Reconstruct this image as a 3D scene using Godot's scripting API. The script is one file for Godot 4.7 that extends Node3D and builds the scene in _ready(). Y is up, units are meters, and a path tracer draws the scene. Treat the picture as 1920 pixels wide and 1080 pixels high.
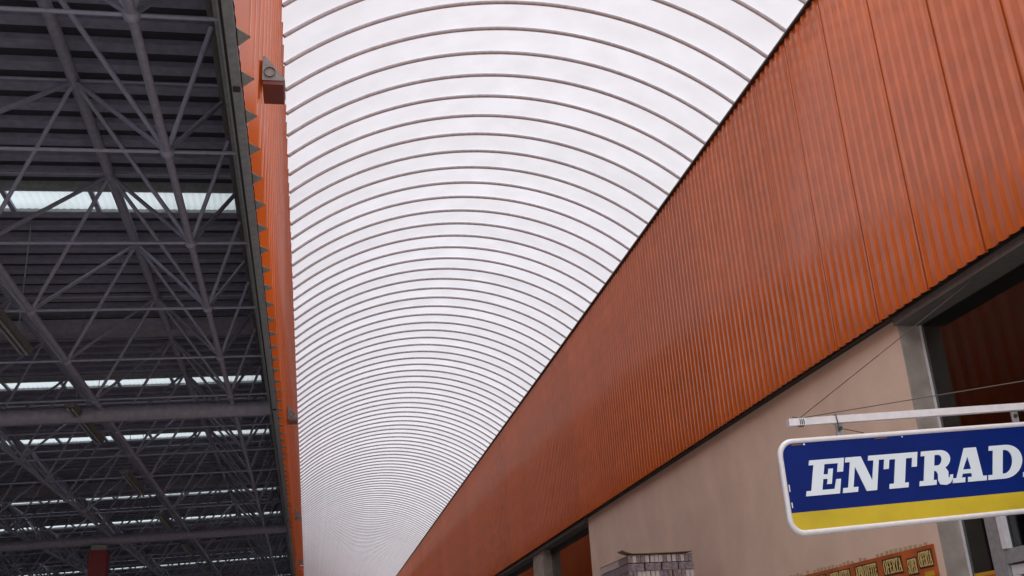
extends Node3D

const EYE := 1.6          # height of the viewpoint above the floor; all y below are counted from it
const XR := 5.418         # front of the right-hand fascia
const RISE := 0.048       # cross members climb a little towards the right-hand building
const SKEW := 0.057       # and run slightly off square to the passage

var mats := {}
var taken := {}
var rng := RandomNumberGenerator.new()

# ---------------------------------------------------------------- shapes
class Shape:
	var st := SurfaceTool.new()
	var n := 0
	func _init():
		st.begin(Mesh.PRIMITIVE_TRIANGLES)
		st.set_smooth_group(-1)
	func tri(a: Vector3, b: Vector3, c: Vector3, out: Vector3):
		if (a - c).cross(a - b).dot(out) < 0.0:
			var t := b
			b = c
			c = t
		st.add_vertex(a)
		st.add_vertex(b)
		st.add_vertex(c)
		n += 1
	func quad(a: Vector3, b: Vector3, c: Vector3, d: Vector3, out: Vector3):
		tri(a, b, c, out)
		tri(a, c, d, out)
	func hexa(p: Array):
		# p: eight corners, bit 0 = x, bit 1 = y, bit 2 = z
		var mid := Vector3.ZERO
		for v in p:
			mid += v / 8.0
		for f in [[0, 1, 3, 2], [4, 5, 7, 6], [0, 1, 5, 4], [2, 3, 7, 6], [0, 2, 6, 4], [1, 3, 7, 5]]:
			var m: Vector3 = (p[f[0]] + p[f[1]] + p[f[2]] + p[f[3]]) / 4.0
			quad(p[f[0]], p[f[1]], p[f[2]], p[f[3]], m - mid)
	func path(pts: Array, r: float, sides: int, side_hint: Vector3, closed := false):
		st.set_smooth_group(1)
		var rings := []
		var k := pts.size()
		for i in k:
			var a: Vector3 = pts[(i - 1 + k) % k] if closed else pts[max(i - 1, 0)]
			var b: Vector3 = pts[(i + 1) % k] if closed else pts[min(i + 1, k - 1)]
			var d := (b - a).normalized()
			var u := d.cross(side_hint)
			if u.length() < 0.01:
				u = d.cross(Vector3(0.3, 0.2, 0.9))
			u = u.normalized()
			var v := d.cross(u)
			var ring := []
			for s in sides:
				var t := TAU * s / sides
				ring.append(pts[i] + (u * cos(t) + v * sin(t)) * r)
			rings.append(ring)
		for i in (k if closed else k - 1):
			var j := (i + 1) % k
			for s in sides:
				var e := (s + 1) % sides
				var m: Vector3 = (rings[i][s] + rings[j][e]) / 2.0 - (pts[i] + pts[j]) / 2.0
				quad(rings[i][s], rings[i][e], rings[j][e], rings[j][s], m)
		st.set_smooth_group(-1)
		if not closed:
			for i in [0, k - 1]:
				var out: Vector3 = pts[0] - pts[1] if i == 0 else pts[k - 1] - pts[k - 2]
				for s in range(1, sides - 1):
					tri(rings[i][0], rings[i][s], rings[i][s + 1], out)
	func tube(a: Vector3, b: Vector3, r: float, sides := 8):
		path([a, b], r, sides, Vector3(0.11, 1.0, 0.07))
	func done() -> ArrayMesh:
		st.generate_normals()
		return st.commit()

func w(x: float, y: float, z: float) -> Vector3:      # straight place: x right, y above the eye, z ahead
	return Vector3(x, y + EYE, -z)
func va(x: float, y: float, z: float) -> Vector3:     # cross members of the vault
	return Vector3(x, y + 0.05 * (x - XR) + EYE, -(z + SKEW * (x - XR)))
func lr(x: float, y: float, z: float) -> Vector3:     # cross members of the hall roof
	return Vector3(x, y + RISE * (x + 0.987) + EYE, -(z + SKEW * (x + 0.987)))

func box(s: Shape, f: Callable, x0: float, x1: float, y0: float, y1: float, z0: float, z1: float, off := Vector3.ZERO):
	var p := []
	for i in 8:
		p.append(f.call(x1 if i & 1 else x0, y1 if i & 2 else y0, z1 if i & 4 else z0) - off)
	s.hexa(p)

func boxed(f: Callable, x0: float, x1: float, y0: float, y1: float, z0: float, z1: float, off := Vector3.ZERO) -> ArrayMesh:
	var s := Shape.new()
	box(s, f, x0, x1, y0, y1, z0, z1, off)
	return s.done()

# ---------------------------------------------------------------- scene tree
func numbered(called: String) -> String:
	var k: int = taken.get(called, 0)
	taken[called] = k + 1
	return called if k == 0 else "%s_%03d" % [called, k]

func tag(o: Node, label: String, category: String, group := ""):
	o.set_meta("label", label)
	o.set_meta("category", category)
	if group != "":
		o.set_meta("group", group)

func thing(called: String, label: String, category: String, at := Vector3.ZERO, group := "") -> Node3D:
	var o := Node3D.new()
	o.name = numbered(called)
	add_child(o)
	o.position = at
	tag(o, label, category, group)
	return o

func piece(called: String, mesh: Mesh, m: Material, parent: Node, at := Vector3.ZERO) -> MeshInstance3D:
	var o := MeshInstance3D.new()
	o.name = called
	o.mesh = mesh
	o.material_override = m
	o.position = at
	parent.add_child(o, true)
	return o

func setting(called: String, mesh: Mesh, m: Material) -> MeshInstance3D:
	var o := piece(numbered(called), mesh, m, self)
	o.set_meta("kind", "structure")
	return o

# ---------------------------------------------------------------- materials
func grain(seed_: int, freq: float, lo: Color, hi: Color, size := 512, oct := 4, mid := 0.5) -> NoiseTexture2D:
	var f := FastNoiseLite.new()
	f.seed = seed_
	f.noise_type = FastNoiseLite.TYPE_SIMPLEX_SMOOTH
	f.frequency = freq
	f.fractal_octaves = oct
	var g := Gradient.new()
	g.set_color(0, lo)
	g.set_color(1, hi)
	g.add_point(mid, lo.lerp(hi, 0.5))
	var t := NoiseTexture2D.new()
	t.noise = f
	t.color_ramp = g
	t.width = size
	t.height = size
	t.seamless = true
	return t

func bumps(seed_: int, freq: float, strength: float, size := 512, oct := 3) -> NoiseTexture2D:
	var f := FastNoiseLite.new()
	f.seed = seed_
	f.frequency = freq
	f.fractal_octaves = oct
	var t := NoiseTexture2D.new()
	t.noise = f
	t.as_normal_map = true
	t.bump_strength = strength
	t.width = size
	t.height = size
	t.seamless = true
	return t

func mat(c: Color, rough: float, metal := 0.0, tex: Texture2D = null, scale_ := 1.0, bump: Texture2D = null, bump_amount := 1.0) -> StandardMaterial3D:
	var m := StandardMaterial3D.new()
	m.albedo_color = c.linear_to_srgb()
	m.roughness = rough
	m.metallic = metal
	if tex or bump:
		m.uv1_triplanar = true
		m.uv1_world_triplanar = true
		m.uv1_scale = Vector3.ONE * scale_
	if tex:
		m.albedo_texture = tex
	if bump:
		m.normal_enabled = true
		m.normal_texture = bump
		m.normal_scale = bump_amount
	return m

func make_materials():
	var soft := grain(3, 0.012, Color(0.86, 0.86, 0.86), Color(1, 1, 1))
	var dusty := grain(5, 0.02, Color(0.84, 0.84, 0.84), Color(1, 1, 1), 512, 5)
	var oil := bumps(7, 0.006, 2.0, 512, 2)
	var plaster := bumps(11, 0.05, 3.0, 512, 4)
	for i in 4:
		var k: float = [1.0, 0.94, 1.05, 0.98][i]
		mats["orange_%d" % i] = mat(Color(0.62 * k, 0.125 * k, 0.018 * k), 0.14, 0.0, soft, 0.35, oil, 0.025)
	var film := grain(21, 0.008, Color(0.945, 0.945, 0.94), Color(1, 1, 1), 512, 6)
	for i in 4:
		var k: float = [1.0, 0.975, 0.99, 0.955][i]
		var m := mat(Color(0.80 * k, 0.795 * k, 0.825 * k), 0.6, 0.0, film, 0.35)
		m.backlight_enabled = true
		m.backlight = Color(1, 1, 1)
		mats["vault_sheet_%d" % i] = m
	mats.skylight = mat(Color(0.80, 0.90, 0.93), 0.6, 0.0, film, 0.5)
	mats.skylight.backlight_enabled = true
	mats.skylight.backlight = Color(1, 1, 1)
	mats.rib = mat(Color(0.70, 0.65, 0.66), 0.5, 0.0, dusty, 1.0)
	mats.frame_steel = mat(Color(0.38, 0.37, 0.48), 0.45, 0.0, dusty, 1.3)
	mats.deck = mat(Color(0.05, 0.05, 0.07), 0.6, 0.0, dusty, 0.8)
	mats.purlin = mat(Color(0.36, 0.35, 0.47), 0.55, 0.0, dusty, 0.8)
	mats.curb = mat(Color(0.42, 0.44, 0.46), 0.6, 0.0, dusty, 1.0)
	mats.beam = mat(Color(0.40, 0.37, 0.45), 0.5, 0.0, dusty, 1.0)
	mats.trim_grey = mat(Color(0.36, 0.375, 0.40), 0.55, 0.0, dusty, 1.2)
	mats.closure = mat(Color(0.45, 0.46, 0.45), 0.6, 0.0, dusty, 2.0)
	mats.flashing = mat(Color(0.62, 0.55, 0.48), 0.55)
	mats.trim_dark = mat(Color(0.035, 0.028, 0.028), 0.6)
	mats.soffit = mat(Color(0.17, 0.16, 0.15), 0.6, 0.0, dusty, 1.0)
	mats.plaster = mat(Color(0.84, 0.635, 0.50), 0.85, 0.0, grain(31, 0.006, Color(0.93, 0.925, 0.92), Color(1, 1, 1), 512, 6), 0.3, plaster, 0.1)
	mats.column = mat(Color(0.46, 0.41, 0.36), 0.8, 0.0, grain(33, 0.01, Color(0.8, 0.79, 0.78), Color(1, 1, 1), 512, 6), 0.6, plaster, 0.25)
	mats.red_paint = mat(Color(0.33, 0.012, 0.012), 0.45, 0.0, soft, 1.0)
	mats.cap = mat(Color(0.35, 0.34, 0.32), 0.7)
	mats.aluminium = mat(Color(0.42, 0.42, 0.43), 0.4, 0.2, soft, 2.0)
	mats.white_metal = mat(Color(0.80, 0.80, 0.84), 0.35, 0.0, grain(41, 0.03, Color(0.94, 0.935, 0.93), Color(1, 1, 1), 256, 5), 2.0)
	mats.sign_blue = mat(Color(0.003, 0.022, 0.19), 0.3, 0.0, soft, 0.4)
	mats.sign_blue.metallic_specular = 0.3
	mats.sign_yellow = mat(Color(0.68, 0.52, 0.03), 0.35, 0.0, soft, 0.4)
	mats.sign_white = mat(Color(0.74, 0.85, 0.92), 0.4)
	mats.wire = mat(Color(0.10, 0.075, 0.07), 0.5, 0.4)
	mats.lamp_grey = mat(Color(0.30, 0.30, 0.30), 0.5, 0.0, dusty, 3.0)
	mats.lamp_cover = mat(Color(0.22, 0.06, 0.045), 0.15)
	mats.glass = StandardMaterial3D.new()
	mats.glass.albedo_color = Color(0.03, 0.03, 0.035, 0.35)
	mats.glass.transparency = BaseMaterial3D.TRANSPARENCY_ALPHA
	mats.glass.roughness = 0.03
	mats.glass.metallic_specular = 0.5
	mats.banner = mat(Color(0.66, 0.15, 0.03), 0.45, 0.0, grain(51, 0.01, Color(0.72, 0.7, 0.68), Color(1, 1, 1), 256, 4), 0.8)
	mats.banner_fringe = mat(Color(0.66, 0.46, 0.26), 0.7, 0.0, dusty, 4.0)
	mats.print_cream = mat(Color(0.78, 0.60, 0.22), 0.5)
	mats.print_brown = mat(Color(0.05, 0.022, 0.008), 0.5)
	mats.print_yellow = mat(Color(0.62, 0.36, 0.02), 0.5)
	mats.print_pink = mat(Color(0.55, 0.40, 0.36), 0.5)
	mats.carton_side = mat(Color(0.40, 0.34, 0.36), 0.45, 0.0, grain(61, 0.02, Color(0.6, 0.58, 0.62), Color(1, 1, 1), 256, 4), 3.0)
	mats.carton_end = mat(Color(0.46, 0.38, 0.35), 0.45, 0.0, grain(63, 0.03, Color(0.5, 0.42, 0.42), Color(1, 1, 1), 256, 4), 4.0)
	mats.carton_white = mat(Color(0.56, 0.49, 0.47), 0.4)
	mats.cardboard = mat(Color(0.30, 0.19, 0.11), 0.85, 0.0, dusty, 2.0)
	mats.concrete = mat(Color(0.42, 0.40, 0.38), 0.8, 0.0, dusty, 0.4)
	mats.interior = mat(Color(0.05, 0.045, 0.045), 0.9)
	mats.roofing = mat(Color(0.3, 0.3, 0.3), 0.9)

# ---------------------------------------------------------------- the vault
func build_vault():
	var t := thing("barrel_vault_roof", "long translucent white barrel vault on grey tubular arches over the passage", "roof", w(0, 5.0, -8))
	var cx := 2.53
	var cy := 3.349
	var rad := 4.618
	var a0 := PI - acos((cx + 0.37) / rad)
	var a1 := acos((XR + 0.02 - cx) / rad)
	var pitch := 0.539
	var pts := []
	var seg := 44
	for i in seg + 1:
		var a := lerpf(a0, a1 + 0.012, float(i) / seg)
		pts.append(va(cx + cos(a) * (rad - 0.030), cy + sin(a) * (rad - 0.030), 0.0))
	var s := Shape.new()
	s.path(pts, 0.0245, 8, Vector3(0, 0, 1))
	var rib := s.done()
	var base := t.position
	var sheet := Shape.new()
	sheet.st.set_smooth_group(1)
	for i in seg:
		var p := []
		for k in [[i, 0.0], [i + 1, 0.0], [i + 1, 1.0], [i, 1.0]]:
			var a := lerpf(a0, a1, float(k[0]) / seg)
			p.append(va(cx + cos(a) * rad, cy + sin(a) * rad, pitch * k[1]))
		var mid: float = lerpf(a0, a1, (i + 0.5) / seg)
		sheet.quad(p[0], p[1], p[2], p[3], -Vector3(cos(mid), sin(mid), 0))
	var panel := sheet.done()
	var z := 10.005 - pitch * 3
	while z < 105.0:
		piece("arch_rib", rib, mats.rib, t, Vector3(0, 0, -z) - base)
		piece("roof_sheet", panel, mats["vault_sheet_%d" % (rng.randi() % 4)], t, Vector3(0, 0, -z) - base)
		z += pitch

# ---------------------------------------------------------------- right-hand fascia
func build_right_fascia():
	var t := thing("orange_fascia", "tall ribbed orange metal fascia on the right above the beige wall", "fascia", w(XR, 3.1, 0))
	var base := t.position
	var pan := 5.431
	var tip := 5.410
	var y0 := 3.11
	var y1 := 6.925
	var width := 0.87
	var prof := []                       # (z, x) along one panel
	var z := 0.0
	for r in 6:
		prof.append([z, pan])
		prof.append([z + 0.070, pan])
		prof.append([z + 0.074, pan - 0.001])
		prof.append([z + 0.094, tip + 0.002])
		prof.append([z + 0.098, tip])
		prof.append([z + 0.117, tip])
		prof.append([z + 0.121, tip + 0.002])
		prof.append([z + 0.141, pan - 0.001])
		z += 0.145
	prof[0] = [0.002, pan + 0.014]
	prof.insert(1, [0.022, pan + 0.014])
	prof.insert(2, [0.027, pan])
	prof.append([width - 0.001, pan])
	var s := Shape.new()
	var levels := 3
	for i in prof.size() - 1:
		var a = prof[i]
		var b = prof[i + 1]
		for l in levels:
			var ya := lerpf(y0, y1, float(l) / levels)
			var yb := lerpf(y0, y1, float(l + 1) / levels)
			s.quad(w(a[1], ya, a[0]), w(b[1], ya, b[0]), w(b[1], yb, b[0]), w(a[1], yb, a[0]), Vector3(-1, 0, 0))
	# folded bottom lip, so that the sheet shows its thickness
	for i in prof.size() - 1:
		var a = prof[i]
		var b = prof[i + 1]
		s.quad(w(a[1], y0, a[0]), w(b[1], y0, b[0]), w(b[1] + 0.012, y0, b[0]), w(a[1] + 0.012, y0, a[0]), Vector3(0, -1, 0))
	var mesh := s.done()
	var start := 11.37 - width * 20
	for i in 132:
		var zz := start + i * width
		if zz > 103:
			break
		var m: Material = mats["orange_%d" % [0, 2, 1, 3, 0, 3, 2, 1, 0][(i * 5) % 9]]
		piece("fascia_panel", mesh, m, t, Vector3(0, 0, -zz) - base)
	piece("backing", boxed(w, 5.485, 5.70, 3.112, 6.925, start, 104, base), mats.trim_dark, t)
	piece("top_trim", boxed(w, 5.379, 5.72, 6.927, 6.945, start, 104, base), mats.trim_dark, t)
	piece("top_flashing", boxed(w, 5.374, 5.73, 6.946, 6.955, start, 104, base), mats.flashing, t)

func build_right_wall():
	var b := thing("store_building", "beige plastered shop front under the orange fascia on the right", "building", w(5.6, -EYE, 14.7))
	var base := b.position
	var lo := -EYE
	piece("lintel_beam", boxed(w, 5.50, 5.80, 3.03, 3.108, -6.0, 8.666, base), mats.soffit, b)
	piece("lintel_beam", boxed(w, 5.50, 5.80, 3.03, 3.108, 20.902, 104, base), mats.soffit, b)
	piece("wall_panel", boxed(w, 5.56, 5.79, lo, 3.108, 8.69, 14.70, base), mats.plaster, b)
	piece("wall_panel", boxed(w, 5.564, 5.79, lo, 3.108, 14.705, 20.90, base), mats.plaster, b)
	piece("wall_panel", boxed(w, 5.56, 5.79, lo, 3.028, -6.0, 3.6, base), mats.plaster, b)
	# the grey jamb of the entrance, a cement band set against the end of the wall
	piece("jamb", boxed(w, 5.557, 5.793, lo, 3.107, 8.668, 8.688, base), mats.column, b)
	# far windows: piers and panes
	var z := 20.9
	var pier := 25.42
	while z < 100.0:
		piece("window_pane", boxed(w, 5.775, 5.783, lo + 0.2, 3.028, z + 0.02, pier - 0.02, base), mats.glass, b)
		piece("window_sill", boxed(w, 5.56, 5.83, lo, lo + 0.198, z + 0.001, pier - 0.001, base), mats.column, b)
		piece("window_head", boxed(w, 5.752, 5.772, 2.93, 3.028, z + 0.002, pier - 0.002, base), mats.trim_dark, b)
		piece("pier", boxed(w, 5.56, 5.83, lo, 3.028, pier, pier + 1.2, base), mats.column, b)
		z = pier + 1.2
		pier = z + 4.52
	# the room behind the glass
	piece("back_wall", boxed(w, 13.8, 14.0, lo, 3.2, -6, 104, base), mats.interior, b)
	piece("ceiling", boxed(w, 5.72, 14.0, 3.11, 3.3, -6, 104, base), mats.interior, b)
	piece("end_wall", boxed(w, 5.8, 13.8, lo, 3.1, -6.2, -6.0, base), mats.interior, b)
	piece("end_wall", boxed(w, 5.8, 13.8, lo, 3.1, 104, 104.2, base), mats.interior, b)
	# entrance: frames, transom and panes
	var e := thing("entrance_glazing", "aluminium framed glass entrance beside the beige wall, behind the hanging sign", "entrance", w(5.78, -EYE, 6.2))
	var eb := e.position
	piece("frame_post", boxed(w, 5.765, 5.80, lo, 3.028, 8.640, 8.666, eb), mats.white_metal, e)
	piece("head_rail", boxed(w, 5.72, 5.84, 1.56, 1.68, 3.62, 8.638, eb), mats.aluminium, e)
	piece("frame_post", boxed(w, 5.72, 5.84, lo, 1.558, 8.05, 8.235, eb), mats.aluminium, e)
	piece("frame_strip", boxed(w, 5.705, 5.76, 0.835, 1.558, 7.985, 8.048, eb), mats.white_metal, e)
	piece("transom", boxed(w, 5.72, 5.84, 0.715, 0.833, 3.62, 8.048, eb), mats.aluminium, e)
	piece("frame_post", boxed(w, 5.72, 5.84, 0.835, 1.558, 5.75, 5.87, eb), mats.aluminium, e)
	piece("frame_post", boxed(w, 5.72, 5.84, lo, 0.713, 5.75, 5.87, eb), mats.aluminium, e)
	piece("glass_pane", boxed(w, 5.774, 5.782, lo, 1.558, 8.237, 8.638, eb), mats.glass, e)
	piece("glass_pane", boxed(w, 5.774, 5.782, 0.835, 1.558, 5.872, 7.983, eb), mats.glass, e)
	piece("glass_pane", boxed(w, 5.774, 5.782, 0.835, 1.558, 3.62, 5.748, eb), mats.glass, e)
	piece("glass_pane", boxed(w, 5.774, 5.782, 1.682, 3.028, 3.62, 8.638, eb), mats.glass, e)
	for d in [[5.88, 8.04], [3.62, 5.74]]:
		var leaf := piece("door_leaf", boxed(w, 5.745, 5.80, 0.62, 0.70, d[0], d[1], eb), mats.white_metal, e)
		for q in [[d[0], d[0] + 0.08], [d[1] - 0.08, d[1]]]:
			piece("stile", boxed(w, 5.745, 5.80, lo, 0.618, q[0], q[1], eb), mats.white_metal, leaf)
		piece("pane", boxed(w, 5.77, 5.776, lo, 0.618, d[0] + 0.082, d[1] - 0.082, eb), mats.glass, leaf)
	var y := piece(numbered("notice"), boxed(w, 5.766, 5.770, 0.30, 0.69, 8.27, 8.60), mats.print_yellow, self)
	tag(y, "yellow notice stuck on the narrow glass pane beside the entrance post", "notice")
	var y2 := piece("orange_print", boxed(w, 5.762, 5.7645, 0.36, 0.66, 8.30, 8.46), mats.banner, y)
	y2.position = Vector3.ZERO

# ---------------------------------------------------------------- left-hand fascia
func build_left_fascia():
	var t := thing("orange_eave_wall", "narrow orange standing rib wall over the open hall eave on the left", "fascia", w(-0.42, 3.3, 0))
	var base := t.position
	var pan := -0.42
	var tip := -0.352
	var y0 := 3.32
	var y1 := 6.62
	var pitch := 0.4135
	var h := pitch / 2
	var prof := [[-h, pan], [-0.15, pan + 0.004], [-0.088, pan], [-0.016, tip - 0.010], [-0.011, tip], [0.011, tip], [0.016, tip - 0.010], [0.088, pan], [0.15, pan + 0.004], [h, pan]]
	var s := Shape.new()
	for i in prof.size() - 1:
		var a = prof[i]
		var b = prof[i + 1]
		s.quad(w(a[1], y0, a[0]), w(b[1], y0, b[0]), w(b[1], y1, b[0]), w(a[1], y1, a[0]), Vector3(1, 0, 0))
	var mesh := s.done()
	var c := Shape.new()
	var pr := [w(pan + 0.002, 0, -0.086), w(tip - 0.001, 0, 0.0), w(pan + 0.002, 0, 0.086)]
	c.tri(pr[0] + Vector3(0, 3.316, 0), pr[1] + Vector3(0, 3.316, 0), pr[2] + Vector3(0, 3.316, 0), Vector3(0, -1, 0))
	c.tri(pr[0] + Vector3(0, 3.32, 0), pr[1] + Vector3(0, 3.32, 0), pr[2] + Vector3(0, 3.32, 0), Vector3(0, 1, 0))
	for i in 3:
		var a: Vector3 = pr[i]
		var b: Vector3 = pr[(i + 1) % 3]
		c.quad(a + Vector3(0, 3.316, 0), b + Vector3(0, 3.316, 0), b + Vector3(0, 3.32, 0), a + Vector3(0, 3.32, 0), (a + b) / 2 - (pr[0] + pr[1] + pr[2]) / 3)
	var closure := c.done()
	for i in range(-12, 236):
		var zz := 0.322 + i * pitch
		piece("wall_sheet", mesh, mats["orange_%d" % [0, 1, 3, 2, 0, 3][posmod(i * 5, 6)]], t, Vector3(0, 0, -zz) - base)
		piece("rib_closure", closure, mats.closure, t, Vector3(0, 0, -zz) - base)
	piece("backing", boxed(w, -0.50, -0.432, 3.345, 6.6, -4.6, 98, base), mats.trim_dark, t)
	piece("eave_channel", boxed(w, -0.478, -0.424, 3.296, 3.343, -4.6, 98, base), mats.trim_grey, t)
	piece("eave_rail", boxed(w, -0.56, -0.53, 3.52, 3.62, -4.6, 98, base), mats.trim_grey, t)
	var pipe := Shape.new()
	pipe.tube(w(-0.508, 3.40, -4.6) - base, w(-0.508, 3.40, 98) - base, 0.013, 8)
	piece("conduit", pipe.done(), mats.closure, t)
	piece("top_capping", boxed(w, -0.52, -0.372, 6.622, 6.655, -4.6, 98, base), mats.orange_1, t)
	for z in [5.33, 12.6, 21.2]:
		piece("bracket", boxed(w, -0.470, -0.430, 3.278, 3.294, z, z + 0.035, base), mats.trim_dark, t)

func build_lamps():
	var where := ["nearest and largest", "second nearest", "third nearest", "farthest"]
	for i in 4:
		var z: float = [6.05, 15.1, 24.15, 33.1][i]
		var t := thing("wall_lamp", "grey wedge lamp with brown cover on the orange eave wall, " + where[i], "wall lamp", w(-0.352, 3.78, z), "lamps on the orange eave wall")
		var b := t.position
		var p := [[-0.351, 3.80], [-0.215, 3.80], [-0.205, 3.812], [-0.335, 3.985], [-0.351, 3.985]]
		var s := Shape.new()
		for zz in [z, z + 0.26]:
			for k in range(1, 4):
				s.tri(w(p[0][0], p[0][1], zz) - b, w(p[k][0], p[k][1], zz) - b, w(p[k + 1][0], p[k + 1][1], zz) - b, Vector3(0, 0, 1 if zz == z else -1))
		for k in 5:
			var a = p[k]
			var c = p[(k + 1) % 5]
			s.quad(w(a[0], a[1], z) - b, w(c[0], c[1], z) - b, w(c[0], c[1], z + 0.26) - b, w(a[0], a[1], z + 0.26) - b, Vector3((a[0] + c[0]) / 2 + 0.30, (a[1] + c[1]) / 2 - 3.86, 0))
		piece("housing", s.done(), mats.lamp_grey, t)
		var cover := Shape.new()
		box(cover, w, -0.347, -0.212, 3.772, 3.798, z + 0.006, z + 0.254, b)
		piece("cover", cover.done(), mats.lamp_cover, t)
		var ring := Shape.new()
		var rp := []
		for k in 18:
			var a := TAU * k / 18
			rp.append(w(-0.303 + 0.036 * cos(a), 3.862 + 0.036 * sin(a), z - 0.004) - b)
		ring.path(rp, 0.004, 6, Vector3(0, 0, 1), true)
		piece("knockout_ring", ring.done(), mats.soffit, t)

# ---------------------------------------------------------------- the hall on the left
const SKY := [[5.75, 6.22], [9.57, 10.08], [15.93, 16.38], [19.46, 19.94], [25.2, 25.7], [28.8, 29.3], [34.8, 35.3], [38.3, 38.8], [44.4, 44.9], [48.0, 48.5]]

func build_hall_roof():
	var t := thing("hall_roof", "dark metal roof of the open hall with long translucent skylight strips", "roof", lr(-0.987, 4.8, 10))
	var base := t.position
	var x0 := -24.0
	var x1 := -0.545
	var z := -5.0
	for k in SKY:
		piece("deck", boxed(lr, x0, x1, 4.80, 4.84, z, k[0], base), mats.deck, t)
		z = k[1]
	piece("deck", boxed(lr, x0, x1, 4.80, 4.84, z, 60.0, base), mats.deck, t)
	var pm := boxed(lr, x0, x1, 4.745, 4.798, -0.062, 0.062, lr(0, 0, 0))
	for i in range(-38, 172):
		var zc := 6.89 + i * 0.303
		var free := true
		for k in SKY:
			if zc > k[0] - 0.11 and zc < k[1] + 0.11:
				free = false
		if free:
			piece("purlin", pm, mats.purlin, t, lr(0, 0, zc) - base)
	var idx := 0
	for k in SKY:
		var strip := Node3D.new()
		strip.name = "skylight"
		t.add_child(strip, true)
		for c in [[k[0], k[0] + 0.03], [k[1] - 0.03, k[1]]]:
			piece("curb", boxed(lr, x0, x1, 4.702, 4.86, c[0], c[1] , base), mats.curb, strip)
		var n := 10 if idx < 3 else 24
		for i in n:
			var xa := -0.56 - i * 0.78
			var xb := xa - 0.78
			if i == n - 1:
				xb = x0
			var s := Shape.new()
			var m := 24
			for q in m:
				var xq := lerpf(xa, xb, float(q) / m)
				var xr := lerpf(xa, xb, float(q + 1) / m)
				var yq := 4.735 + (0.003 if q % 2 == 0 else -0.003)
				var yr := 4.735 + (0.003 if q % 2 == 1 else -0.003)
				s.quad(lr(xq, yq, k[0] + 0.031) - base, lr(xr, yr, k[0] + 0.031) - base, lr(xr, yr, k[1] - 0.031) - base, lr(xq, yq, k[1] - 0.031) - base, Vector3(0, -1, 0))
			piece("pane", s.done(), mats.skylight, strip)
			piece("glazing_bar", boxed(lr, xb - 0.022, xb + 0.022, 4.700, 4.730, k[0] + 0.032, k[1] - 0.032, base), mats.purlin, strip)
		idx += 1
	# primary beams
	for zb in [13.2, 23.45, 33.8, 44.1]:
		var s := Shape.new()
		s.path([lr(x1 + 0.02, 3.455, zb) - base, lr(x0, 3.455, zb) - base], 0.10, 14, Vector3(0, 1, 0))
		piece("primary_beam", s.done(), mats.beam, t)
		piece("upper_beam", boxed(lr, x0, x1, 4.45, 4.62, zb - 0.19, zb + 0.03, base), mats.beam, t)

func build_space_frame():
	var t := thing("space_frame", "grey tubular space frame of chords and diagonals hanging under the hall roof", "space frame", lr(-0.987, 3.5, 10))
	var b := t.position
	var s := 1.542
	var ya := 3.5
	var yb := 4.49
	var xa := -0.987
	var xb := -1.80
	var za := 6.53 - 5 * s
	var zt := 7.28 - 5 * s
	var nx := 11
	var nz := 33
	var rest := Shape.new()
	var singles := 0
	# chords along the passage
	for i in nx:
		var c := Shape.new()
		c.tube(lr(xa - i * s, ya, za) - b, lr(xa - i * s, ya, za + (nz - 1) * s) - b, 0.029, 10)
		piece("lower_chord", c.done(), mats.frame_steel, t)
		var d := Shape.new()
		d.tube(lr(xb - i * s, yb, zt) - b, lr(xb - i * s, yb, zt + (nz - 1) * s) - b, 0.045, 10)
		piece("upper_chord", d.done(), mats.frame_steel, t)
	var edge := Shape.new()
	edge.tube(lr(-0.68, 4.2, za) - b, lr(-0.68, 4.2, za + nz * s) - b, 0.032, 10)
	piece("edge_chord", edge.done(), mats.soffit, t)
	# chords across it, and the nodes
	var node := SphereMesh.new()
	node.radius = 0.05
	node.height = 0.10
	node.radial_segments = 12
	node.rings = 6
	for j in nz:
		var c := Shape.new()
		c.tube(lr(-0.51, ya, za + j * s) - b, lr(xa - (nx - 1) * s, ya, za + j * s) - b, 0.013, 8)
		piece("lower_cross_tube", c.done(), mats.frame_steel, t)
		var d := Shape.new()
		d.tube(lr(-0.64, yb + 0.01, zt + j * s) - b, lr(xb - (nx - 1) * s, yb + 0.01, zt + j * s) - b, 0.012, 8)
		piece("upper_cross_tube", d.done(), mats.frame_steel, t)
	# diagonals: nearest first, each its own tube
	var order := []
	for j in nz:
		for i in nx:
			var n := lr(xa - i * s, ya, za + j * s)
			var ends := []
			for dz in [-1, 0]:
				var jj: int = j + dz
				if jj < 0 or jj >= nz:
					continue
				ends.append(lr(xb - i * s, yb, zt + jj * s))
				if i > 0:
					ends.append(lr(xb - (i - 1) * s, yb, zt + jj * s))
			if i == 0:
				ends.append(lr(-0.68, 4.2, za + j * s - 0.50))
				ends.append(lr(-0.68, 4.2, za + j * s + 0.48))
			for e in ends:
				var z := -n.z
				var seen: bool = n.x > -0.9 - 0.29 * z and z > 4.0 and z < 36.0
				order.append([z - n.x * 0.6 if seen else 1000.0 + z, n, e])
	order.sort_custom(func(p, q): return p[0] < q[0])
	for o in order:
		if singles < 298:
			var c := Shape.new()
			c.tube(o[1] - b, o[2] - b, 0.0185, 8)
			piece("diagonal", c.done(), mats.frame_steel, t)
			singles += 1
		else:
			rest.tube(o[1] - b, o[2] - b, 0.0185, 6)
	var r := piece("far_diagonals", rest.done(), mats.frame_steel, t)
	r.set_meta("kind", "stuff")
	var nodes := 0
	for j in range(4, 20):
		for i in nx:
			var n := lr(xa - i * s, ya, za + j * s)
			if n.x > -0.9 + 0.29 * n.z and nodes < 70:
				piece("joint", node, mats.frame_steel, t, n - b)
				nodes += 1

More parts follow.
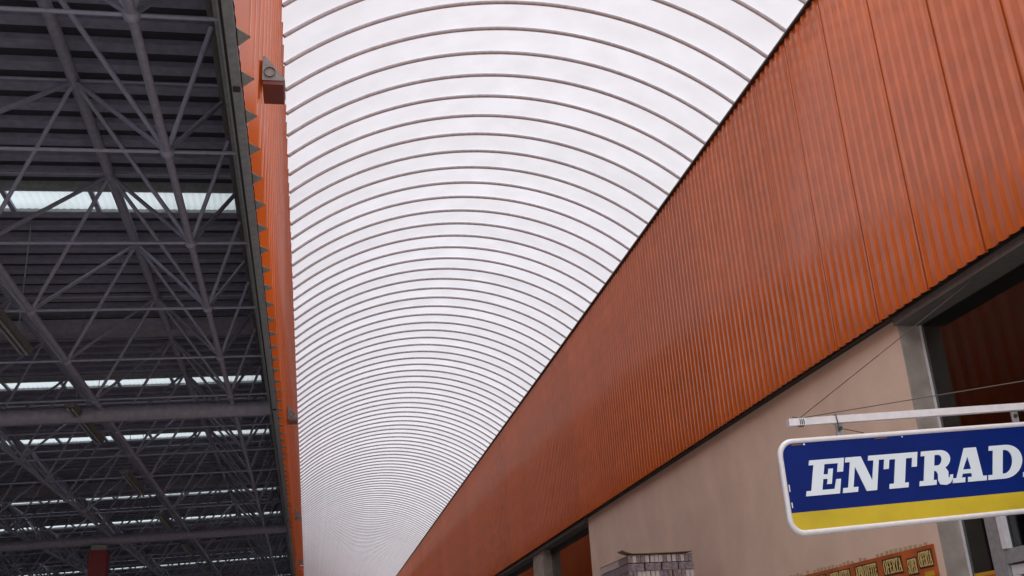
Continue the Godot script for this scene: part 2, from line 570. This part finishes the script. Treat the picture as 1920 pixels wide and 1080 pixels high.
func build_fixtures():
	for k in 6:
		var z0 := 8.65 + 3.95 * k
		var t := thing("batten_light", "%s unlit grey batten light hanging under the hall space frame" % ["nearest", "second nearest", "third nearest", "fourth nearest", "fifth nearest", "farthest"][k], "light fitting", w(-2.8, 3.33, z0), "unlit battens under the hall roof")
		var b := t.position
		var s := Shape.new()
		s.hexa([w(-2.85, 3.335, z0) - b, w(-2.75, 3.335, z0) - b, w(-2.87, 3.39, z0) - b, w(-2.73, 3.39, z0) - b, w(-2.85, 3.335, z0 + 1.88) - b, w(-2.75, 3.335, z0 + 1.88) - b, w(-2.87, 3.39, z0 + 1.88) - b, w(-2.73, 3.39, z0 + 1.88) - b])
		piece("housing", s.done(), mats.soffit, t)
		for x in [-2.825, -2.775]:
			var u := Shape.new()
			u.tube(w(x, 3.318, z0 + 0.04) - b, w(x, 3.318, z0 + 1.84) - b, 0.014, 8)
			piece("tube", u.done(), mats.trim_grey, t)
		for z in [z0 + 0.3, z0 + 1.55]:
			var h := Shape.new()
			h.tube(w(-2.8, 3.388, z) - b, w(-2.8, 4.70 - 0.087, z) - b, 0.005, 5)
			piece("hanger", h.done(), mats.trim_grey, t)

func build_columns():
	for zc in [23.25]:
		var label := "red square post with a pale cap under the beam at lower left"
		var t := thing("red_post", label, "post", w(-4.3, -EYE, zc))
		var b := t.position
		var s := Shape.new()
		box(s, w, -4.475, -4.125, -EYE, 3.08, zc - 0.17, zc + 0.17, b)
		piece("shaft", s.done(), mats.red_paint, t)
		piece("cap", boxed(w, -4.445, -4.155, 3.082, 3.185, zc - 0.14, zc + 0.14, b), mats.cap, t)

# ---------------------------------------------------------------- the hanging sign
func sg(u: float, v: float, d: float) -> Vector3:       # u along the sign, v up, d towards the viewer
	return Vector3(2.62 + u, 0.695 + v + 0.065 * u + EYE, -(5.5 + SKEW * (u - 0.08)) + d)

func letter_shape(parts: Array, holes: Array, cut: float, u0: float, v0: float, d0: float, d1: float, b: Vector3) -> ArrayMesh:
	var polys := []
	for p in parts:
		var cur := PackedVector2Array(p)
		if Geometry2D.is_polygon_clockwise(cur):
			cur.reverse()
		var keep := []
		for q in polys:
			var m := Geometry2D.merge_polygons(cur, q)
			if m.size() == 1:
				cur = m[0]
			else:
				var outer := []
				for x in m:
					if not Geometry2D.is_polygon_clockwise(x):
						outer.append(x)
				if outer.size() == 1:
					cur = outer[0]
				else:
					keep.append(q)
		keep.append(cur)
		polys = keep
	var pieces := []
	for q in polys:
		if holes.is_empty():
			pieces.append(q)
			continue
		for half in [[Vector2(-1, -1), Vector2(cut, -1), Vector2(cut, 1), Vector2(-1, 1)], [Vector2(cut, -1), Vector2(1, -1), Vector2(1, 1), Vector2(cut, 1)]]:
			for a in Geometry2D.intersect_polygons(q, PackedVector2Array(half)):
				var left := [a]
				for h in holes:
					var next := []
					for l in left:
						next.append_array(Geometry2D.clip_polygons(l, PackedVector2Array(h)))
					left = next
				pieces.append_array(left)
	var s := Shape.new()
	for q in pieces:
		var idx := Geometry2D.triangulate_polygon(q)
		for i in range(0, idx.size(), 3):
			var p := []
			for k in 3:
				var v: Vector2 = q[idx[i + k]]
				p.append(sg(u0 + v.x + 0.27 * v.y, v0 + v.y, d1) - b)
			s.tri(p[0], p[1], p[2], Vector3(0, 0, 1))
		for i in q.size():
			var v1: Vector2 = q[i]
			var v2: Vector2 = q[(i + 1) % q.size()]
			s.quad(sg(u0 + v1.x + 0.27 * v1.y, v0 + v1.y, d0) - b, sg(u0 + v2.x + 0.27 * v2.y, v0 + v2.y, d0) - b, sg(u0 + v2.x + 0.27 * v2.y, v0 + v2.y, d1) - b, sg(u0 + v1.x + 0.27 * v1.y, v0 + v1.y, d1) - b, Vector3(v2.y - v1.y, v1.x - v2.x, 0))
	return s.done()

func rect(a: float, b: float, c: float, d: float) -> Array:
	return [Vector2(a, c), Vector2(b, c), Vector2(b, d), Vector2(a, d)]

func arc(cx: float, cy: float, rx: float, ry: float, x_left: float, n := 14) -> Array:
	# right half of an ellipse closed at x_left
	var p := [Vector2(x_left, cy - ry)]
	for i in n + 1:
		var a := -PI / 2 + PI * i / n
		p.append(Vector2(cx + rx * cos(a), cy + ry * sin(a)))
	p.append(Vector2(x_left, cy + ry))
	return p

func build_sign():
	var length := 1.98
	var hgt := 0.515
	var t := thing("entrance_sign", "blue and yellow hanging sign reading ENTRADA in white letters", "sign", sg(length / 2, 0, 0))
	var b := t.position
	var rr := 0.085
	var outline := []
	for c in [[length - rr, rr, -PI / 2], [length - rr, hgt - rr, 0.0], [rr, hgt - rr, PI / 2], [rr, rr, PI]]:
		for i in 9:
			var a: float = c[2] + PI / 2 * i / 8.0
			outline.append(Vector2(c[0] + rr * cos(a), c[1] + rr * sin(a)))
	var stripe := 0.112
	var faces := [["blue_panel", mats.sign_blue, Geometry2D.intersect_polygons(PackedVector2Array(outline), PackedVector2Array(rect(-1, 5, stripe, 2)))],
		["yellow_stripe", mats.sign_yellow, Geometry2D.intersect_polygons(PackedVector2Array(outline), PackedVector2Array(rect(-1, 5, -1, stripe)))]]
	for f in faces:
		var s := Shape.new()
		for q in f[2]:
			var idx := Geometry2D.triangulate_polygon(q)
			for side in [0.01, -0.01]:
				for i in range(0, idx.size(), 3):
					s.tri(sg(q[idx[i]].x, q[idx[i]].y, side) - b, sg(q[idx[i + 1]].x, q[idx[i + 1]].y, side) - b, sg(q[idx[i + 2]].x, q[idx[i + 2]].y, side) - b, Vector3(0, 0, side))
		piece(f[0], s.done(), f[1], t)
	var ring := []
	for v in outline:
		ring.append(sg(v.x, v.y, 0) - b)
	var fr := Shape.new()
	fr.path(ring, 0.0165, 10, Vector3(0, 0, 1), true)
	piece("frame", fr.done(), mats.white_metal, t)
	# lettering: heavy slab serifs, leaning; heights in metres
	var E := [rect(0, 0.215, 0, 0.028), rect(0.03, 0.10, 0.02, 0.18), rect(0, 0.225, 0.172, 0.2), rect(0.187, 0.225, 0.122, 0.18),
		[Vector2(0.178, 0.02), Vector2(0.215, 0.02), Vector2(0.215, 0.082), Vector2(0.185, 0.082)], rect(0.09, 0.14, 0.088, 0.114), rect(0.128, 0.158, 0.058, 0.144)]
	var N := [rect(0, 0.098, 0, 0.028), rect(0.032, 0.066, 0.02, 0.18), rect(0, 0.10, 0.172, 0.2),
		[Vector2(0.032, 0.2), Vector2(0.10, 0.2), Vector2(0.222, 0.0), Vector2(0.155, 0.0)], rect(0.187, 0.222, 0.0, 0.18), rect(0.15, 0.258, 0.172, 0.2)]
	var T := [rect(0.045, 0.172, 0, 0.028), rect(0.074, 0.146, 0.02, 0.18), rect(0.0, 0.222, 0.168, 0.2), rect(0.0, 0.034, 0.115, 0.17), rect(0.188, 0.222, 0.115, 0.17)]
	var Rr := [rect(0, 0.115, 0, 0.028), rect(0.027, 0.094, 0.02, 0.18), rect(0, 0.09, 0.172, 0.2), arc(0.125, 0.142, 0.078, 0.058, 0.06),
		[Vector2(0.09, 0.108), Vector2(0.09, 0.082), Vector2(0.11, 0.078), Vector2(0.122, 0.06), Vector2(0.125, 0.025), Vector2(0.14, 0.0), Vector2(0.185, -0.006), Vector2(0.212, 0.004), Vector2(0.226, 0.03), Vector2(0.226, 0.052), Vector2(0.207, 0.052), Vector2(0.204, 0.036), Vector2(0.195, 0.036), Vector2(0.193, 0.07), Vector2(0.175, 0.092), Vector2(0.15, 0.108)]]
	var A := [rect(0, 0.085, 0, 0.028), rect(0.105, 0.235, 0, 0.028), [Vector2(0.02, 0.014), Vector2(0.055, 0.014), Vector2(0.122, 0.2), Vector2(0.07, 0.2)],
		[Vector2(0.07, 0.2), Vector2(0.155, 0.2), Vector2(0.212, 0.014), Vector2(0.136, 0.014), Vector2(0.10, 0.145)], rect(0.05, 0.16, 0.05, 0.074)]
	var D := [rect(0, 0.115, 0, 0.028), rect(0.03, 0.10, 0.0, 0.2), rect(0, 0.11, 0.172, 0.2), arc(0.118, 0.1, 0.122, 0.1, 0.05)]
	var A_hole := [[Vector2(0.068, 0.074), Vector2(0.124, 0.074), Vector2(0.096, 0.15)]]
	var word := [["E", E, [], 0.0, 0.118], ["N", N, [], 0.0, 0.352], ["T", T, [], 0.0, 0.610], ["R", Rr, [arc(0.118, 0.142, 0.026, 0.031, 0.094)], 0.11, 0.856], ["A", A, A_hole, 0.096, 1.082], ["D", D, [arc(0.112, 0.1, 0.056, 0.07, 0.10)], 0.125, 1.328], ["A", A, A_hole, 0.096, 1.574]]
	for l in word:
		piece("letter", letter_shape(l[1], l[2], l[3], l[4], 0.197, 0.0101, 0.0135, b), mats.sign_white, t)
	for u in [0.385, 1.6]:
		var hg := Shape.new()
		hg.hexa([sg(u, hgt, -0.006) - b, sg(u + 0.045, hgt, -0.006) - b, sg(u, hgt + 0.082, -0.006) - b, sg(u + 0.045, hgt + 0.082, -0.006) - b, sg(u, hgt, 0.006) - b, sg(u + 0.045, hgt, 0.006) - b, sg(u, hgt + 0.082, 0.006) - b, sg(u + 0.045, hgt + 0.082, 0.006) - b])
		var h := piece("hanger", hg.done(), mats.aluminium, t)
		var bolt := Shape.new()
		bolt.tube(sg(u + 0.022, hgt + 0.055, 0.004) - b, sg(u + 0.022, hgt + 0.055, 0.018) - b, 0.012, 8)
		piece("bolt", bolt.done(), mats.trim_dark, h)
	# rust and chips where the face meets the frame
	mats.rust = mat(Color(0.20, 0.09, 0.04), 0.9)
	for q in [[0.075, 0.140, 0.489, 0.497], [0.15, 0.162, 0.488, 0.497], [0.62, 0.70, 0.492, 0.498], [0.02, 0.026, 0.23, 0.27], [0.021, 0.027, 0.14, 0.17], [0.80, 0.808, 0.49, 0.497]]:
		var ch := Shape.new()
		var c8 := []
		for i in 8:
			c8.append(sg(q[1] if i & 1 else q[0], q[3] if i & 2 else q[2], 0.0125 if i & 4 else 0.0102) - b)
		ch.hexa(c8)
		piece("rust_patch" if q[1] - q[0] > 0.04 else "paint_chip", ch.done(), mats.rust if q[1] - q[0] > 0.04 else mats.white_metal, t)
	# the arm the sign hangs from, with its stays
	var g := thing("sign_arm", "white steel arm with wire stays reaching out from the shop wall above the sign", "bracket", sg(2.9, 0.6, 0))
	var gb := g.position
	var arm := []
	for i in 8:
		arm.append(sg(2.93 if i & 1 else 0.08, 0.645 if i & 2 else 0.603, -0.02 if i & 4 else 0.02) + Vector3(0, 0.003 * (1 if i & 1 else 0), 0) - gb)
	var am := Shape.new()
	am.hexa(arm)
	piece("bar", am.done(), mats.white_metal, g)
	var tip := sg(0.16, 0.648, 0) - gb
	for e in [w(5.55, 3.026, 7.395), w(5.72, 1.46, 3.7)]:
		var wr := Shape.new()
		wr.tube(tip, e - gb, 0.0028, 6)
		piece("stay_wire", wr.done(), mats.wire, g)
	var tie := Shape.new()
	for k in 3:
		var rp := []
		for i in 12:
			var a := TAU * i / 12
			rp.append(sg(0.15 + 0.012 * k, 0.624 + 0.027 * cos(a), 0.025 * sin(a)) - gb)
		tie.path(rp, 0.0025, 5, Vector3(1, 0, 0), true)
	tie.tube(tip, sg(0.30, 0.648, 0.0) - gb, 0.0025, 5)
	tie.tube(tip, sg(0.11, 0.655, 0.01) - gb, 0.003, 5)
	piece("wire_tie", tie.done(), mats.wire, g)
	var strap := Shape.new()
	var sp := []
	for q in [[0.395, 0.55, 0.012], [0.39, 0.60, 0.024], [0.385, 0.652, 0.024], [0.385, 0.652, -0.024], [0.39, 0.60, -0.024]]:
		sp.append(sg(q[0], q[1], q[2]) - gb)
	strap.path(sp, 0.0035, 6, Vector3(1, 0.2, 0.1))
	strap.tube(sg(0.43, 0.565, 0.01) - gb, sg(0.56, 0.535, 0.0) - gb, 0.0028, 5)
	piece("strap", strap.done(), mats.wire, g)

# ---------------------------------------------------------------- small things on the right
func text(t: String, size: float, width: float, m: Material, parent: Node, at: Vector3):
	var f := SystemFont.new()
	f.font_names = PackedStringArray(["Droid Serif"])
	f.font_weight = 700
	var tm := TextMesh.new()
	tm.text = t
	tm.font = f
	tm.font_size = 64
	tm.pixel_size = size / 64.0 * 1.35
	tm.depth = 0.002
	tm.curve_step = 2.0
	var o := piece("lettering", tm, m, parent, at)
	o.rotation.y = -PI / 2
	o.scale = Vector3(width / maxf(tm.get_aabb().size.x, 0.01), 1, 1)

func build_banner():
	var t := thing("offer_banner", "orange paper banner with printed offer words on the beige wall", "banner", w(5.55, -0.3, 10.2))
	var b := t.position
	piece("sheet", boxed(w, 5.5505, 5.5565, -0.3, 0.985, 8.80, 12.2, b), mats.banner, t)
	rng.seed = 44
	var z := 8.81
	var k := 0
	while z < 12.18:
		var hh := rng.randf_range(0.022, 0.045)
		if rng.randf() < 0.86:
			var s := Shape.new()
			box(s, w, 5.552, 5.5555, 0.986, 0.985 + hh, z, z + 0.055, b)
			piece("fringe_tab", s.done(), mats.banner_fringe, t)
		z += 0.088
		k += 1
	var words := [["SUPER", 9.20, 0.16, 0.83], ["OFERTA", 8.965, 0.22, 0.87], ["OFERTA", 9.55, 0.34, 0.87], ["APROVEITE", 10.07, 0.44, 0.87], ["SUPER OFERTA", 10.63, 0.44, 0.87], ["OFERTA", 11.13, 0.34, 0.87], ["APROVEITE", 11.66, 0.44, 0.87]]
	for q in words:
		var pl := piece("word_plate", boxed(w, 5.5475, 5.5503, q[3] - 0.08, q[3] + 0.08, q[1] - q[2] / 2 - 0.012, q[1] + q[2] / 2 + 0.012, b), mats.print_brown, t)
		text(q[0], 0.135, q[2], mats.print_cream, pl, w(5.5462, q[3], q[1]) - b)
	piece("ribbon_print", boxed(w, 5.549, 5.5503, 0.715, 0.757, 8.86, 9.02, b), mats.print_yellow, t)
	piece("ribbon_print", boxed(w, 5.549, 5.5503, 0.715, 0.745, 9.38, 9.55, b), mats.print_pink, t)
	piece("price_print", boxed(w, 5.549, 5.5503, 0.66, 0.73, 9.22, 9.26, b), mats.print_pink, t)

func build_cartons():
	# a pallet load below the frame carries the layers one sees
	var load_ := thing("pallet_load", "wrapped pallet load below the visible cartons by the beige wall", "pallet load", w(4.5, -EYE, 14.6))
	var lb := load_.position
	piece("pallet", boxed(w, 4.05, 4.99, -EYE, -EYE + 0.14, 13.4, 15.9, lb), mats.cardboard, load_)
	piece("wrapped_cartons", boxed(w, 4.07, 4.97, -EYE + 0.141, 1.0985, 13.42, 15.88, lb), mats.carton_side, load_)
	var hgt := 0.1
	var rows := ["bottom", "second", "third", "top"]
	rng.seed = 9
	for layer in 4:
		var y := 1.1 + layer * hgt
		var end_on := layer % 2 == 1
		var n := 3 if end_on else 4
		var wd := 0.9 / n
		for row in 5:
			if layer == 3 and row > 2:
				continue
			for i in n:
				if row > 0 and i > 0:
					continue
				var x0 := 4.07 + i * wd + rng.randf_range(-0.006, 0.006)
				var z0 := 13.42 + row * 0.49 + rng.randf_range(-0.008, 0.008)
				var place := "facing the passage" if row == 0 else "%s behind the front row" % ["", "first", "second", "third", "fourth"][row]
				var which: String = ["leftmost", "left middle", "right middle", "rightmost"][i] if row == 0 else "end"
				var t := thing("carton_bundle", "%s drink carton bundle in the %s layer, %s" % [which, rows[layer], place], "carton bundle", w(x0 + wd / 2, y, z0 + 0.2), "carton bundles stacked by the beige wall")
				var b := t.position
				if end_on:
					var m := 5
					var cw := (wd - 0.012) / m
					for q in m:
						var g := 0.003 + rng.randf_range(0, 0.008)
						piece("carton", boxed(w, x0 + q * cw + 0.003, x0 + (q + 1) * cw - 0.004, y + 0.002, y + hgt - 0.012, z0 + g, z0 + 0.47, b), [mats.carton_end, mats.carton_white, mats.carton_side][rng.randi() % 3], t)
					piece("wrap", boxed(w, x0 - 0.001, x0 + wd - 0.01, y + hgt - 0.011, y + hgt - 0.003, z0, z0 + 0.475, b), mats.carton_end, t)
				else:
					for q in 2:
						piece("carton", boxed(w, x0 + 0.004, x0 + wd - 0.014, y + 0.002, y + hgt - 0.010, z0 + q * 0.235, z0 + q * 0.235 + 0.225, b), mats.carton_side, t)
					piece("seal_strip", boxed(w, x0 + 0.03, x0 + wd - 0.04, y + 0.035, y + 0.045, z0 - 0.004, z0 - 0.001, b), mats.carton_end, t)
	# the sheet of cardboard left on top
	var s := Shape.new()
	var prof := [[3.99, 1.555], [4.04, 1.532], [4.13, 1.508], [4.30, 1.507], [4.60, 1.509], [4.82, 1.512], [4.94, 1.520]]
	for i in prof.size() - 1:
		var a = prof[i]
		var c = prof[i + 1]
		s.hexa([w(a[0], a[1], 13.38), w(c[0], c[1], 13.38), w(a[0], a[1] + 0.008, 13.38), w(c[0], c[1] + 0.008, 13.38), w(a[0], a[1] + 0.004, 13.62), w(c[0], c[1], 13.62), w(a[0], a[1] + 0.012, 13.62), w(c[0], c[1] + 0.008, 13.62)])
	var o := piece(numbered("cardboard_sheet"), s.done(), mats.cardboard, self)
	tag(o, "curled brown cardboard sheet lying on top of the carton stack", "cardboard")

# ---------------------------------------------------------------- everything
func _ready():
	rng.seed = 12
	var cam := Camera3D.new()
	cam.name = "camera"
	cam.transform = Transform3D(Basis(Vector3(0.9822687, -0.05618449, 0.17886171), Vector3(-0.01230382, 0.93266255, 0.36054014), Vector3(-0.18707438, -0.35634797, 0.91543394)), Vector3(0, EYE, 0))
	cam.fov = 30.957
	cam.near = 0.05
	cam.far = 600.0
	add_child(cam)
	cam.current = true
	var env := Environment.new()
	env.background_mode = Environment.BG_SKY
	var sm := ProceduralSkyMaterial.new()
	sm.sky_top_color = Color(0.80, 0.81, 0.84)
	sm.sky_horizon_color = Color(0.86, 0.87, 0.89)
	sm.ground_bottom_color = Color(0.3, 0.3, 0.3)
	sm.ground_horizon_color = Color(0.6, 0.6, 0.6)
	sm.sky_curve = 0.3
	sm.energy_multiplier = 2.6
	var sky := Sky.new()
	sky.sky_material = sm
	env.sky = sky
	env.tonemap_mode = Environment.TONE_MAPPER_LINEAR
	env.tonemap_exposure = 1.1
	env.sdfgi_enabled = true
	env.ssao_enabled = true
	env.ssil_enabled = true
	var we := WorldEnvironment.new()
	we.name = "world_environment"
	we.environment = env
	add_child(we)
	var sun := DirectionalLight3D.new()
	sun.name = "sun"
	sun.light_energy = 0.4
	sun.light_angular_distance = 20.0
	sun.light_color = Color(1.0, 0.97, 0.93)
	sun.shadow_enabled = true
	sun.rotation_degrees = Vector3(-72, 20, 0)
	add_child(sun)

	make_materials()
	setting("ground", boxed(w, -150, 150, -EYE - 0.2, -EYE, -150, 250), mats.concrete)
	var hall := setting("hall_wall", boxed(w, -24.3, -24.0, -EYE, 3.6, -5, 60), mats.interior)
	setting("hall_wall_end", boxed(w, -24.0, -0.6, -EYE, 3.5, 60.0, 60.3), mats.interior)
	hall.set_meta("label", "dark far wall of the hall")
	build_right_wall()
	build_right_fascia()
	build_vault()
	build_left_fascia()
	build_hall_roof()
	build_space_frame()
	build_columns()
	build_fixtures()
	build_lamps()
	build_sign()
	build_banner()
	build_cartons()
